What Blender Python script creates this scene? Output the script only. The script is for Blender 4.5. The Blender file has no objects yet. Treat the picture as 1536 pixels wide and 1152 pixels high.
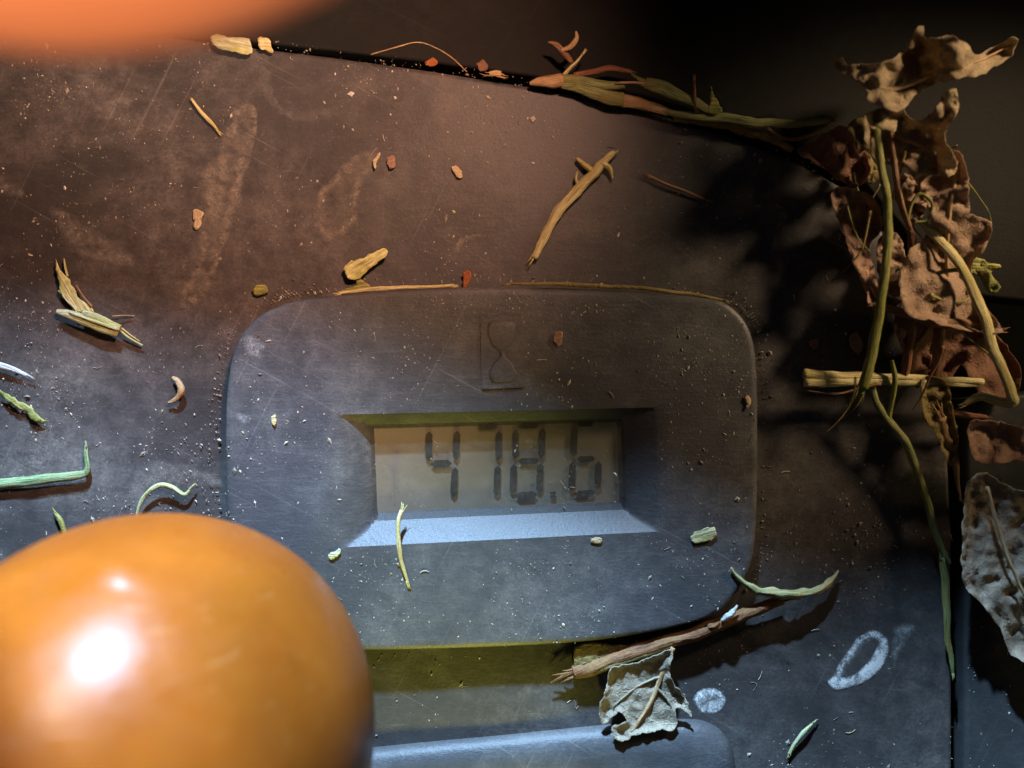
import bpy, bmesh, math, random
from mathutils import Vector, noise, geometry, Matrix

random.seed(7)
SC = bpy.context.scene
COL = SC.collection
MM = 0.001
LENS = 30.0
WID = 110.0                       # mm of panel across the picture
S = WID / 1536.0                  # mm per photo pixel on the panel's surface
H = WID * LENS / 36.0             # camera height above the panel, mm

# ------------------------------------------------------------------ camera
cam = bpy.data.cameras.new('camera'); cam.lens = LENS; cam.sensor_width = 36
cam.clip_start = 0.002; cam.clip_end = 5.0
co = bpy.data.objects.new('camera', cam); COL.objects.link(co)
co.location = (0, 0, H * MM)
cam.dof.use_dof = True; cam.dof.focus_distance = (H - 1.0) * MM; cam.dof.aperture_fstop = 16.0
SC.camera = co

# ------------------------------------------------------------------ light (unseen lamps placed to shape it: one cool spot low
# beyond the top of the panel, a warm spot nearer to it, weaker ones aimed at single pieces)
w = bpy.data.worlds.new('World'); SC.world = w; w.use_nodes = True
w.node_tree.nodes['Background'].inputs[0].default_value = (0.75, 0.85, 1.0, 1)
w.node_tree.nodes['Background'].inputs[1].default_value = 0.02
SC.view_settings.view_transform = 'Standard'; SC.view_settings.look = 'None'
SC.view_settings.exposure = 0.0; SC.view_settings.gamma = 1.0

def aim(o, tgt):
    d = Vector(tgt) * MM - o.location
    o.rotation_euler = d.to_track_quat('-Z', 'Y').to_euler()

def lamp(name, kind, loc, tgt, power, color, size=10, spot=None, blend=0.2):
    l = bpy.data.lights.new(name, kind); l.energy = power; l.color = color
    if kind == 'AREA':
        l.shape = 'DISK'; l.size = size * MM
    else:
        l.shadow_soft_size = size * MM
    if kind == 'SPOT':
        l.spot_size = math.radians(spot); l.spot_blend = blend
    o = bpy.data.objects.new(name, l); COL.objects.link(o)
    o.location = Vector(loc) * MM
    aim(o, tgt)
    return o

lamp('cool_key_spot', 'SPOT', (-25, 205, 105), (5, -30, 0), 15.2, (0.40, 0.66, 1.0), 7.0, 46.0, 0.5)  # unseen spot placed to give the cool light from beyond the panel
lamp('warm_fill_spot', 'SPOT', (20, 56, 82), (-31, 30, 0), 0.72, (1.0, 0.53, 0.35), 5, 58.0, 1.0)  # unseen spot added for the warm tint on the upper panel
lamp('clump_fill_spot', 'SPOT', (100, 62, 50), (47, 20, 8), 0.50, (1.0, 0.72, 0.45), 8, 34.0, 1.0)  # added spot that brightens the leaf clump, no such source there
lamp('yellow_bulb', 'AREA', (120, -2, 28), (-20, -25, 30), 0.006, (1.0, 0.80, 0.34), 8)
lamp('knob_fill_spot', 'SPOT', (10, -40, 170), (-20, 15, 66), 1.05, (1.0, 0.74, 0.58), 6, 21.0, 1.0)  # narrow spot added only to brighten the blurred far knob
lamp('knob_glint_spot', 'SPOT', (-52, 108, 133), (-28, -28, 26), 0.85, (1.0, 0.90, 0.88), 4, 17.0, 0.8)  # narrow unseen spot added to set a highlight on the large knob
lamp('green_bounce_spot', 'SPOT', (6, -150, 58), (-8, -35, 0), 1.5, (0.88, 0.86, 0.16), 9, 17.0, 1.0)  # added spot standing in for green bounce, olive glow under the meter

# ------------------------------------------------------------------ helpers
def P(px, py, z=0.0):
    """photo pixel + height above the panel (mm) -> point in mm"""
    k = S * (H - z) / H
    return Vector(((px - 768) * k, (576 - py) * k, z))

def empty(name, label, cat, loc, group=None, kind=None):
    o = bpy.data.objects.new(name, None); COL.objects.link(o)
    o.location = Vector(loc) * MM; o.empty_display_size = 0.005
    if label: o['label'] = label
    if cat: o['category'] = cat
    if group: o['group'] = group
    if kind: o['kind'] = kind
    return o

def mesh_obj(name, V, F, m, parent=None, UV=None, smooth=True, sharp=None, attr=None, solid=0.0, org=None):
    """V in mm, world; the object's origin is the parent's origin or the middle of V"""
    if parent is not None:
        o0 = parent.location / MM
        if parent.parent is not None: o0 = o0 + parent.parent.location / MM
    elif org is not None:
        o0 = Vector(org)
    else:
        o0 = sum((Vector(v) for v in V), Vector()) / len(V)
        o0.z = min(v[2] for v in V)
    me = bpy.data.meshes.new(name)
    me.from_pydata([tuple((Vector(v) - o0) * MM) for v in V], [], F)
    if UV:
        ul = me.uv_layers.new(name='UVMap')
        for lp in me.loops: ul.data[lp.index].uv = UV[lp.vertex_index]
    if attr:
        for an, vals in attr.items():
            a = me.attributes.new(an, 'FLOAT', 'POINT')
            a.data.foreach_set('value', vals)
    me.materials.append(m)
    if smooth:
        me.polygons.foreach_set('use_smooth', [True] * len(me.polygons))
        if sharp: me.set_sharp_from_angle(angle=math.radians(sharp))
    me.update()
    o = bpy.data.objects.new(name, me); COL.objects.link(o)
    if parent is not None: o.parent = parent
    else: o.location = o0 * MM
    if solid:
        md = o.modifiers.new('thickness', 'SOLIDIFY'); md.thickness = solid * MM; md.offset = 0
    return o

def tag(o, label, cat, group=None, kind=None):
    o['label'] = label; o['category'] = cat
    if group: o['group'] = group
    if kind: o['kind'] = kind
    return o

def cat_open(pts, n):
    """Catmull-Rom through tuples (any dimension), n samples per span"""
    out = []
    d = len(pts[0])
    for i in range(len(pts) - 1):
        p0 = pts[max(i - 1, 0)]; p1 = pts[i]; p2 = pts[i + 1]; p3 = pts[min(i + 2, len(pts) - 1)]
        for k in range(n):
            t = k / n
            out.append(tuple(0.5 * (2 * p1[j] + (p2[j] - p0[j]) * t + (2 * p0[j] - 5 * p1[j] + 4 * p2[j] - p3[j]) * t * t
                             + (3 * p1[j] - p0[j] - 3 * p2[j] + p3[j]) * t ** 3) for j in range(d)))
    out.append(tuple(pts[-1]))
    return out

def cat_closed(pts, n):
    out = []; L = len(pts); d = len(pts[0])
    for i in range(L):
        p0, p1, p2, p3 = pts[i - 1], pts[i], pts[(i + 1) % L], pts[(i + 2) % L]
        for k in range(n):
            t = k / n
            out.append(tuple(0.5 * (2 * p1[j] + (p2[j] - p0[j]) * t + (2 * p0[j] - 5 * p1[j] + 4 * p2[j] - p3[j]) * t * t
                             + (3 * p1[j] - p0[j] - 3 * p2[j] + p3[j]) * t ** 3) for j in range(d)))
    return out

def tube_data(pts, flat=1.0, ring=12, n=6, rough=0.2, straight=False, seed=0, groove=.14, fray=0, jit=.35):
    """pts: (px, py, z mm, radius in photo px)"""
    q = pts if straight else cat_open(pts, n)
    C = [P(a, b, c) for a, b, c, r in q]
    R = [max(r * S, 0.02) for a, b, c, r in q]
    if jit and not straight:
        C = [c + Vector((noise.noise(c * .33 + Vector((seed, 3, 1))), noise.noise(c * .33 + Vector((9, seed, 5))), 0)) * (r * jit * 2) for c, r in zip(C, R)]
    V, F, UV = [], [], []
    L = 0
    for i, c in enumerate(C):
        t = (C[min(i + 1, len(C) - 1)] - C[max(i - 1, 0)]).normalized()
        nn = Vector((0, 0, 1)).cross(t)
        nn = nn.normalized() if nn.length > 1e-4 else Vector((1, 0, 0))
        bb = t.cross(nn)
        if i: L += (c - C[i - 1]).length
        for k in range(ring):
            a = 2 * math.pi * k / ring
            r = R[i] * (1 + rough * noise.noise(Vector((c.x * 0.9 + seed * 3.1, c.y * 0.9, 2.3 * k)))) * (1 + groove * (math.cos(4 * a + seed) * .6 + math.cos(7 * a) * .4))
            V.append(c + nn * (math.cos(a) * r) + bb * (math.sin(a) * r * flat))
            UV.append((L, (k if k <= ring / 2 else ring - k) / ring * 2 * math.pi * R[i]))
    for i in range(len(C) - 1):
        for k in range(ring):
            a = i * ring + k; b = i * ring + (k + 1) % ring
            F.append((a, b, b + ring, a + ring))
    V.append(C[0]); UV.append((0, 0)); V.append(C[-1]); UV.append((L, 0))
    e = len(V) - 1; s = e - 1; m = (len(C) - 1) * ring
    for k in range(ring):
        F.append((s, (k + 1) % ring, k)); F.append((e, m + k, m + (k + 1) % ring))
    if fray:
        rr = random.Random(int(abs(q[0][0] * 7 + q[0][1])) + seed)
        for i0, i1 in ((0, 1), (len(q) - 1, len(q) - 2)):
            x0, y0, z0, r0 = q[i0]; dx, dy = x0 - q[i1][0], y0 - q[i1][1]; dl = math.hypot(dx, dy) or 1
            dx, dy = dx / dl, dy / dl
            for _ in range(fray):
                o_ = rr.uniform(-.7, .7) * max(r0, 2); ln = rr.uniform(1.2, 4.2) * max(r0, 2); sp = rr.uniform(-.35, .35)
                p0 = (x0 - dx * 6 - dy * o_, y0 - dy * 6 + dx * o_, z0 + .05)
                p1 = (x0 + dx * ln * .5 - dy * (o_ + sp * ln * .4), y0 + dy * ln * .5 + dx * (o_ + sp * ln * .4), z0 + .05)
                p2 = (x0 + dx * ln - dy * (o_ + sp * ln * 1.1), y0 + dy * ln + dx * (o_ + sp * ln * 1.1), max(.1, z0 - .1))
                fr_ = max(.7, r0 * .16)
                tv, tf, tu = tube_data([p0 + (fr_ * 1.4,), p1 + (fr_,), p2 + (fr_ * .5,)], ring=4, straight=True, rough=0, groove=0)
                bb_ = len(V); V += tv; UV += tu; F += [tuple(i + bb_ for i in f) for f in tf]
    return V, F, UV

def join(*ds):
    V, F, UV = [], [], []
    for v, f, u in ds:
        b = len(V); V += v; UV += u; F += [tuple(i + b for i in x) for x in f]
    return V, F, UV

def tube(name, pts, m, parent=None, thin=.88, **kw):
    pts = [(a, b, c, r * thin) for a, b, c, r in pts]
    V, F, UV = tube_data(pts, **kw)
    return mesh_obj(name, V, F, m, parent, UV)

def in_poly(x, y, poly):
    c = False; j = len(poly) - 1
    for i in range(len(poly)):
        xi, yi = poly[i][0], poly[i][1]; xj, yj = poly[j][0], poly[j][1]
        if (yi > y) != (yj > y) and x < (xj - xi) * (y - yi) / (yj - yi) + xi: c = not c
        j = i
    return c

def edge_dist(x, y, poly):
    best = 1e9; j = len(poly) - 1
    for i in range(len(poly)):
        ax, ay = poly[j][0], poly[j][1]; bx, by = poly[i][0], poly[i][1]
        dx, dy = bx - ax, by - ay; l = dx * dx + dy * dy
        t = 0 if l == 0 else max(0, min(1, ((x - ax) * dx + (y - ay) * dy) / l))
        d = math.hypot(x - ax - t * dx, y - ay - t * dy)
        if d < best: best = d
        j = i
    return best

def resample(poly, step):
    out = []
    for i in range(len(poly)):
        a = poly[i]; b = poly[(i + 1) % len(poly)]
        n = max(1, int(math.hypot(b[0] - a[0], b[1] - a[1]) / step))
        for k in range(n): out.append((a[0] + (b[0] - a[0]) * k / n, a[1] + (b[1] - a[1]) * k / n))
    return out

def sheet_data(poly, step, rings=()):
    """triangulate a closed outline (photo px) with inner points: returns pts, faces, boundary count"""
    b = resample(poly, step)
    pts = [Vector(p) for p in b]
    nb = len(pts)
    xs = [p[0] for p in b]; ys = [p[1] for p in b]
    ar = sum(b[i - 1][0] * b[i][1] - b[i][0] * b[i - 1][1] for i in range(nb))
    sg = 1 if ar > 0 else -1
    for r in rings:
        for i in range(nb):
            t = Vector((b[(i + 1) % nb][0] - b[i - 1][0], b[(i + 1) % nb][1] - b[i - 1][1]))
            if t.length == 0: continue
            t.normalize()
            q = (b[i][0] - t.y * r * sg, b[i][1] + t.x * r * sg)
            if in_poly(q[0], q[1], b) and edge_dist(q[0], q[1], b) > r * 0.85: pts.append(Vector(q))
    lim = (max(rings) if rings else 0) + step * 0.45
    y = min(ys)
    row = 0
    while y < max(ys):
        x = min(xs) + (step * 0.5 if row % 2 else 0)
        while x < max(xs):
            qx = x + random.uniform(-.2, .2) * step; qy = y + random.uniform(-.2, .2) * step
            if in_poly(qx, qy, b) and edge_dist(qx, qy, b) > lim: pts.append(Vector((qx, qy)))
            x += step
        y += step * 0.87; row += 1
    vs, es, fs, *_ = geometry.delaunay_2d_cdt(pts, [(i, (i + 1) % nb) for i in range(nb)], [list(range(nb))], 1, 1e-4)
    faces = []
    for f in fs:
        f = list(f)
        a2 = sum(vs[f[i - 1]][0] * vs[f[i]][1] - vs[f[i]][0] * vs[f[i - 1]][1] for i in range(len(f)))
        faces.append(tuple(f[::-1]) if a2 > 0 else tuple(f))   # photo y runs down
    return [(v[0], v[1]) for v in vs], faces, b

def boundary_loop(faces):
    cnt = {}
    for f in faces:
        for i in range(len(f)):
            cnt[(f[i - 1], f[i])] = 1
    return [(a, b) for (a, b) in cnt if (b, a) not in cnt]

def slab(name, poly, m, parent, z, step=26, rnd=8, depth=2.5, und=0.0, seed=0, prof='round', zf=None):
    """a moulded plate: rounded rim, side walls down by depth"""
    rings = [rnd * t for t in (0.12, 0.3, 0.55, 0.8, 1.0)] if rnd else ()
    pts, faces, b = sheet_data(poly, step, rings)
    V = []
    for (x, y) in pts:
        d = edge_dist(x, y, b) if rnd else 0
        zz = z
        if rnd:
            t = min(1, d / rnd)
            zz -= (rnd * S if prof == 'round' else prof) * (1 - math.sqrt(max(0, 1 - (1 - t) ** 2)))
        if und: zz += und * noise.noise(Vector((x * .006 + seed, y * .006, seed * 1.7)))
        if zf: zz += zf(x, y)
        V.append(P(x, y, z) * 1.0)
        V[-1].z = zz
    F = list(faces)
    bl = boundary_loop(faces); low = {}
    for a, c in bl:
        for k in (a, c):
            if k not in low:
                low[k] = len(V); v = V[k].copy(); v.z -= depth; V.append(v)
        F.append((c, a, low[a], low[c]))
    return mesh_obj(name, V, F, m, parent, sharp=50)

def leaf(name, poly, m, z=0.4, curl=1.0, step=9, parent=None, seed=0, thick=0.06, zc=(), freq=0.035, along=(1, 0), edge=0.0, smooth_n=3, jag=1.6, crease=1.0):
    """a dry leaf or flake: outline in photo px, crumpled and curled (heights in mm)"""
    if smooth_n > 1: poly = cat_closed(poly, smooth_n)
    poly = resample(poly, step * .6)
    rg = random.Random(seed * 13 + 5)
    poly = [(x + jag * (noise.noise(Vector((x * .11, y * .11, seed + .5))) * 2 + rg.uniform(-.45, .45)), y + jag * (noise.noise(Vector((x * .11, y * .11, seed + 7.5))) * 2 + rg.uniform(-.45, .45))) for x, y in poly]
    pts, faces, b = sheet_data(poly, step * .75)
    al = Vector(along).normalized()
    V, UV = [], []
    for (x, y) in pts:
        zz = z
        if zc:
            ws = wz = 0
            for (cx, cy, cz) in zc:
                wgt = 1 / (20 + (x - cx) ** 2 + (y - cy) ** 2); ws += wgt; wz += wgt * cz
            zz += wz / ws
        n = noise.noise(Vector((x * freq + seed * 5.3, y * freq, seed))) + .5 * noise.noise(Vector((x * freq * 2.3, y * freq * 2.3 + seed * 3, seed + 4)))
        n += crease * (.35 - abs(noise.noise(Vector((x * freq * 1.9 + seed, y * freq * 1.9, seed + 9))))) + .3 * crease * (.3 - abs(noise.noise(Vector((x * freq * 5, y * freq * 5, seed + 2)))))
        zz += curl * .62 * n
        if edge: zz += edge * max(0, 1 - edge_dist(x, y, b) / 14.0) ** 2
        zz = max(zz, 0.12 if z < 3 else -6)
        V.append(P(x, y, zz))
        u = Vector((x, y)); UV.append((u.dot(al) * S, (u.x * -al.y + u.y * al.x) * S))
    return mesh_obj(name, V, faces, m, parent, UV, solid=thick)

# ------------------------------------------------------------------ materials
def mat(name):
    m = bpy.data.materials.new(name); m.use_nodes = True
    nt = m.node_tree
    return m, nt, nt.nodes['Principled BSDF']

def nd(nt, t, **kw):
    n = nt.nodes.new(t)
    for k, v in kw.items():
        if k in n.inputs: n.inputs[k].default_value = v
        else: setattr(n, k, v)
    return n

def lk(nt, a, b): nt.links.new(a, b)

def coords(nt, scale=(1000, 1000, 1000), kind='Object'):
    tc = nd(nt, 'ShaderNodeTexCoord'); mp = nd(nt, 'ShaderNodeMapping')
    mp.inputs['Scale'].default_value = scale
    lk(nt, tc.outputs[kind], mp.inputs[0]); return mp.outputs[0]

def ntex(nt, vec, scale, detail=4, rough=.6, dist=0.0):
    n = nd(nt, 'ShaderNodeTexNoise'); n.inputs['Scale'].default_value = scale
    n.inputs['Detail'].default_value = detail; n.inputs['Roughness'].default_value = rough; n.inputs['Distortion'].default_value = dist
    lk(nt, vec, n.inputs['Vector']); return n.outputs[0]

def ramp(nt, f, stops):
    r = nd(nt, 'ShaderNodeValToRGB'); e = r.color_ramp.elements
    e[0].position, e[0].color = stops[0][0], tuple(stops[0][1]) + (1,) if len(stops[0][1]) == 3 else stops[0][1]
    e[1].position, e[1].color = stops[-1][0], tuple(stops[-1][1]) + (1,)
    for p, c in stops[1:-1]:
        x = e.new(p); x.color = tuple(c) + (1,)
    lk(nt, f, r.inputs[0]); return r.outputs[0]

def g(v): return (v, v, v)

def mathn(nt, op, a, b=None):
    n = nd(nt, 'ShaderNodeMath', operation=op)
    for i, x in enumerate((a, b)):
        if x is None: continue
        if isinstance(x, (int, float)): n.inputs[i].default_value = x
        else: lk(nt, x, n.inputs[i])
    return n.outputs[0]

def mix(nt, f, a, b):
    n = nd(nt, 'ShaderNodeMix', data_type='RGBA')
    for i, x in ((0, f), (6, a), (7, b)):
        if isinstance(x, (int, float)): n.inputs[i].default_value = x
        elif isinstance(x, tuple): n.inputs[i].default_value = x + (1,) if len(x) == 3 else x
        else: lk(nt, x, n.inputs[i])
    return n.outputs[2]

def bump(nt, h, bsdf, strength=.3, dist=.0001):
    b = nd(nt, 'ShaderNodeBump'); b.inputs['Strength'].default_value = strength; b.inputs['Distance'].default_value = dist
    lk(nt, h, b.inputs['Height']); lk(nt, b.outputs[0], bsdf.inputs['Normal']); return b

def plastic(name, base, dust, cover=.5, rough=.5, streak=None, bstr=.35, lo=.42, hi=.72):
    """dark moulded plastic under a patchy film of dry dust, with fine scuffs"""
    m, nt, bs = mat(name)
    v = coords(nt)
    big = ntex(nt, v, .055, 6, .62, .6)
    mid = ntex(nt, v, .45, 5, .7)
    fine = ntex(nt, v, 3.2, 3, .7)
    k = ramp(nt, big, [(lo, g(0.15)), (hi, g(1))])
    f = mathn(nt, 'MULTIPLY', k, ramp(nt, mid, [(.36, g(.25)), (.66, g(1))]))
    f = mathn(nt, 'MULTIPLY', f, ramp(nt, fine, [(.3, g(.35)), (.7, g(1))]))
    f = mathn(nt, 'MULTIPLY', f, cover)
    sv = coords(nt, streak or (500, 2600, 1000))
    sc = ntex(nt, sv, .7, 4, .8)
    f = mathn(nt, 'ADD', f, ramp(nt, sc, [(.56, g(0)), (.8, g(.22))]))
    for rot, sx, sy in ((.5, 70, 3400), (-1.1, 60, 3000)):
        tc = nd(nt, 'ShaderNodeTexCoord'); mp = nd(nt, 'ShaderNodeMapping')
        mp.inputs['Rotation'].default_value = (0, 0, rot); lk(nt, tc.outputs['Object'], mp.inputs[0])
        m2_ = nd(nt, 'ShaderNodeMapping'); m2_.inputs['Scale'].default_value = (sx, sy, 500); lk(nt, mp.outputs[0], m2_.inputs[0])
        f = mathn(nt, 'ADD', f, ramp(nt, ntex(nt, m2_.outputs[0], .9, 2, .5), [(.66, g(0)), (.76, g(.2))]))
    col = mix(nt, f, base, dust)
    lk(nt, col, bs.inputs['Base Color'])
    r = mathn(nt, 'ADD', mathn(nt, 'MULTIPLY', f, .35), rough)
    lk(nt, r, bs.inputs['Roughness'])
    bs.inputs['Specular IOR Level'].default_value = .35
    hgt = mathn(nt, 'ADD', mathn(nt, 'MULTIPLY', fine, .6), mathn(nt, 'ADD', mathn(nt, 'MULTIPLY', mid, .8), mathn(nt, 'MULTIPLY', sc, .5)))
    bump(nt, hgt, bs, bstr, .00012)
    return m

M_panel = plastic('dusty_panel_plastic', (.034, .031, .030), (.225, .195, .175), .8, .46)
M_bezel = plastic('scuffed_meter_plastic', (.044, .044, .047), (.24, .225, .21), .66, .44, (350, 3000, 1000), .6)
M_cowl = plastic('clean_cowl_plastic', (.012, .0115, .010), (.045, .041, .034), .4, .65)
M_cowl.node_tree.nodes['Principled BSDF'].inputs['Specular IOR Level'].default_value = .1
M_side = plastic('side_cover_plastic', (.035, .037, .038), (.16, .16, .15), .5, .5)
M_under, nt, bs = mat('grimy_underbody')
c = ramp(nt, ntex(nt, coords(nt), .2, 5), [(.35, (.006, .006, .005)), (.7, (.02, .017, .012))])
lk(nt, c, bs.inputs[0]); bs.inputs['Roughness'].default_value = .85

# orange moulded plastic
M_orange, nt, bs = mat('orange_plastic')
v = coords(nt)
c = mix(nt, ramp(nt, ntex(nt, v, .12, 4), [(.35, g(0)), (.7, g(1))]), (.235, .056, .005), (.30, .078, .007))
c = mix(nt, ramp(nt, ntex(nt, v, .9, 6, .75), [(.62, g(0)), (.8, g(.18))]), c, (.36, .20, .085))
lk(nt, c, bs.inputs[0])
lk(nt, ramp(nt, ntex(nt, v, .35, 5, .7), [(.3, g(.24)), (.75, g(.46))]), bs.inputs['Roughness'])
bs.inputs['Specular IOR Level'].default_value = .26
bs.inputs['Subsurface Weight'].default_value = .1; bs.inputs['Subsurface Radius'].default_value = (1, .35, .1)
bs.inputs['Subsurface Scale'].default_value = .0016
sc1 = ramp(nt, ntex(nt, coords(nt, (90, 3000, 700)), .8, 2, .5), [(.66, g(0)), (.78, g(1))])
bump(nt, mathn(nt, 'ADD', mathn(nt, 'MULTIPLY', sc1, -.5), mathn(nt, 'ADD', mathn(nt, 'MULTIPLY', ntex(nt, v, 3.5, 3), .4), ntex(nt, v, .3, 3))), bs, .16, .0003)
c2_ = mix(nt, mathn(nt, 'MULTIPLY', ramp(nt, ntex(nt, v, 2.6, 6, .8), [(.60, g(0)), (.72, g(.55))]), ramp(nt, ntex(nt, v, .1, 3), [(.45, g(0)), (.65, g(1))])), c, (.40, .30, .20))
lk(nt, mix(nt, mathn(nt, 'MULTIPLY', sc1, .25), c2_, (.5, .25, .1)), bs.inputs[0])
M_salmon, nt, bs = mat('salmon_orange_plastic')
v = coords(nt)
c = mix(nt, ramp(nt, ntex(nt, v, .12, 4), [(.35, g(0)), (.7, g(1))]), (.60, .20, .075), (.66, .23, .09))
lk(nt, c, bs.inputs[0]); bs.inputs['Roughness'].default_value = .45
M_metal, nt, bs = mat('dark_lever_steel')
bs.inputs[0].default_value = (.05, .05, .05, 1); bs.inputs['Metallic'].default_value = .8
lk(nt, ramp(nt, ntex(nt, coords(nt), .8, 5), [(.3, g(.35)), (.7, g(.7))]), bs.inputs['Roughness'])

# meter display
M_lcd, nt, bs = mat('display_backing')
v = coords(nt)
c = mix(nt, ramp(nt, ntex(nt, v, .12, 3), [(.35, g(0)), (.7, g(1))]), (.27, .245, .18), (.32, .29, .215))
c = mix(nt, ramp(nt, ntex(nt, v, 4, 4, .8), [(.55, g(0)), (.8, g(.3))]), c, (.12, .115, .085))
lk(nt, c, bs.inputs[0]); bs.inputs['Roughness'].default_value = .55
M_seg, nt, bs = mat('display_segment')
bs.inputs['Roughness'].default_value = .6
lk(nt, ramp(nt, ntex(nt, coords(nt), 1.2, 4), [(.3, (.018, .018, .018)), (.75, (.04, .04, .038))]), bs.inputs[0])
tr = nd(nt, 'ShaderNodeBsdfTransparent'); mx = nd(nt, 'ShaderNodeMixShader')
lk(nt, ramp(nt, ntex(nt, coords(nt), .5, 3), [(.3, g(.86)), (.7, g(.97))]), mx.inputs[0])
lk(nt, tr.outputs[0], mx.inputs[1]); lk(nt, bs.outputs[0], mx.inputs[2]); lk(nt, mx.outputs[0], nt.nodes['Material Output'].inputs[0])
# clear window, smeared with dust
M_lens, nt, bs = mat('dusty_clear_window')
v = coords(nt)
tr = nd(nt, 'ShaderNodeBsdfTransparent'); gl = nd(nt, 'ShaderNodeBsdfGlossy'); gl.inputs['Roughness'].default_value = .18
fr = nd(nt, 'ShaderNodeFresnel'); fr.inputs[0].default_value = 1.3
m1 = nd(nt, 'ShaderNodeMixShader'); lk(nt, mathn(nt, 'MULTIPLY', fr.outputs[0], .6), m1.inputs[0]); lk(nt, tr.outputs[0], m1.inputs[1]); lk(nt, gl.outputs[0], m1.inputs[2])
bs.inputs[0].default_value = (.30, .28, .25, 1); bs.inputs['Roughness'].default_value = .9
d = mathn(nt, 'MULTIPLY', ramp(nt, ntex(nt, v, .25, 5, .7), [(.38, g(.25)), (.72, g(1))]), ramp(nt, ntex(nt, v, 3.0, 4, .8), [(.3, g(.1)), (.75, g(.55))]))
m2 = nd(nt, 'ShaderNodeMixShader'); lk(nt, mathn(nt, 'MULTIPLY', d, .5), m2.inputs[0]); lk(nt, m1.outputs[0], m2.inputs[1]); lk(nt, bs.outputs[0], m2.inputs[2])
lk(nt, m2.outputs[0], nt.nodes['Material Output'].inputs[0])

def fibre(name, a, b, c2=None, rough=.6, sss=0.0, patch=None):
    """plant fibre: streaks run along the stalk (UV in mm), blotches of a second tone"""
    m, nt, bs = mat(name)
    st = coords(nt, (.30, 4.2, 1), 'UV')
    s = ntex(nt, st, 1.0, 4, .7)
    bl = ntex(nt, coords(nt), .28, 4, .65)
    col = mix(nt, ramp(nt, s, [(.40, g(0)), (.60, g(1))]), tuple(x * .7 for x in a), b)
    if c2: col = mix(nt, ramp(nt, bl, [(.45, g(0)), (.62, g(.85))]), col, c2)
    sp = ntex(nt, coords(nt), 3.5, 3, .7)
    col = mix(nt, ramp(nt, sp, [(.58, g(0)), (.75, g(.45))]), col, tuple(x * .4 for x in a))
    lk(nt, col, bs.inputs[0]); bs.inputs['Roughness'].default_value = rough
    bs.inputs['Specular IOR Level'].default_value = .3
    bump(nt, mathn(nt, 'ADD', s, mathn(nt, 'MULTIPLY', sp, .4)), bs, .9, .0002)
    return m

def leafmat(name, a, b, c2, bs_=.7):
    m, nt, bs = mat(name)
    v = coords(nt)
    vo = nd(nt, 'ShaderNodeTexVoronoi', feature='DISTANCE_TO_EDGE'); vo.inputs['Scale'].default_value = 1.1
    wv = nd(nt, 'ShaderNodeMix', data_type='VECTOR')
    nn = nd(nt, 'ShaderNodeTexNoise'); nn.inputs['Scale'].default_value = 1.4; lk(nt, v, nn.inputs['Vector'])
    ad = nd(nt, 'ShaderNodeVectorMath', operation='ADD'); lk(nt, v, ad.inputs[0]); lk(nt, nn.outputs[1], ad.inputs[1])
    lk(nt, ad.outputs[0], vo.inputs['Vector'])
    vein = ramp(nt, vo.outputs[0], [(.0, g(1)), (.09, g(0))])
    col = mix(nt, ramp(nt, ntex(nt, v, .3, 5, .65, .4), [(.35, g(0)), (.68, g(1))]), a, b)
    col = mix(nt, ramp(nt, ntex(nt, v, 2.2, 4, .75), [(.5, g(0)), (.78, g(.35))]), col, c2)
    col = mix(nt, mathn(nt, 'MULTIPLY', vein, .35), col, tuple(min(1, x * 1.7) for x in b))
    lk(nt, col, bs.inputs[0]); bs.inputs['Roughness'].default_value = .75; bs.inputs['Specular IOR Level'].default_value = .25
    bump(nt, mathn(nt, 'ADD', ntex(nt, v, 1.8, 5, .7), mathn(nt, 'MULTIPLY', vein, .4)), bs, bs_, .00025)
    tl = nd(nt, 'ShaderNodeBsdfTranslucent'); lk(nt, col, tl.inputs[0]); mx = nd(nt, 'ShaderNodeMixShader'); mx.inputs[0].default_value = .3
    lk(nt, bs.outputs[0], mx.inputs[1]); lk(nt, tl.outputs[0], mx.inputs[2]); lk(nt, mx.outputs[0], nt.nodes['Material Output'].inputs[0])
    return m

M_straw = fibre('yellow_straw', (.52, .43, .18), (.74, .65, .34), (.44, .36, .12))
M_palestraw = fibre('pale_dry_grass', (.40, .42, .20), (.66, .66, .42), (.36, .36, .10))
M_olive = fibre('olive_grass', (.19, .18, .035), (.36, .34, .10), (.15, .17, .03))
M_green = fibre('green_grass', (.15, .175, .05), (.32, .34, .13), (.22, .19, .06))
M_bluegreen = fibre('fresh_green_blade', (.12, .20, .08), (.26, .35, .17), (.22, .24, .11))
M_yellowgreen = fibre('yellow_green_blade', (.46, .44, .16), (.68, .64, .30), (.42, .43, .12))
M_white = fibre('bleached_grass', (.45, .46, .42), (.70, .72, .68))
M_brownstalk = fibre('brown_stalk', (.20, .095, .042), (.34, .19, .09), (.25, .12, .05))
M_redbrown = fibre('reddish_stalk', (.20, .075, .035), (.30, .13, .07))
M_twig = fibre('twig_bark', (.14, .050, .018), (.25, .115, .042), (.30, .17, .06), .55)
M_tip = fibre('tan_sheath_base', (.42, .26, .12), (.60, .42, .22), (.36, .20, .09))
M_tendril = fibre('lichen_green_tendril', (.28, .30, .10), (.50, .52, .30), (.36, .26, .10))
M_greyleaf = leafmat('grey_dry_leaf', (.33, .27, .19), (.44, .37, .27), (.21, .16, .10))
M_tanleaf = leafmat('tan_dry_leaf', (.36, .27, .16), (.48, .37, .23), (.26, .18, .10))
M_brownleaf = leafmat('brown_dry_leaf', (.36, .235, .155), (.46, .32, .22), (.25, .15, .10))
M_redleaf = leafmat('reddish_dry_leaf', (.24, .115, .07), (.33, .18, .11), (.16, .075, .045))
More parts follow.
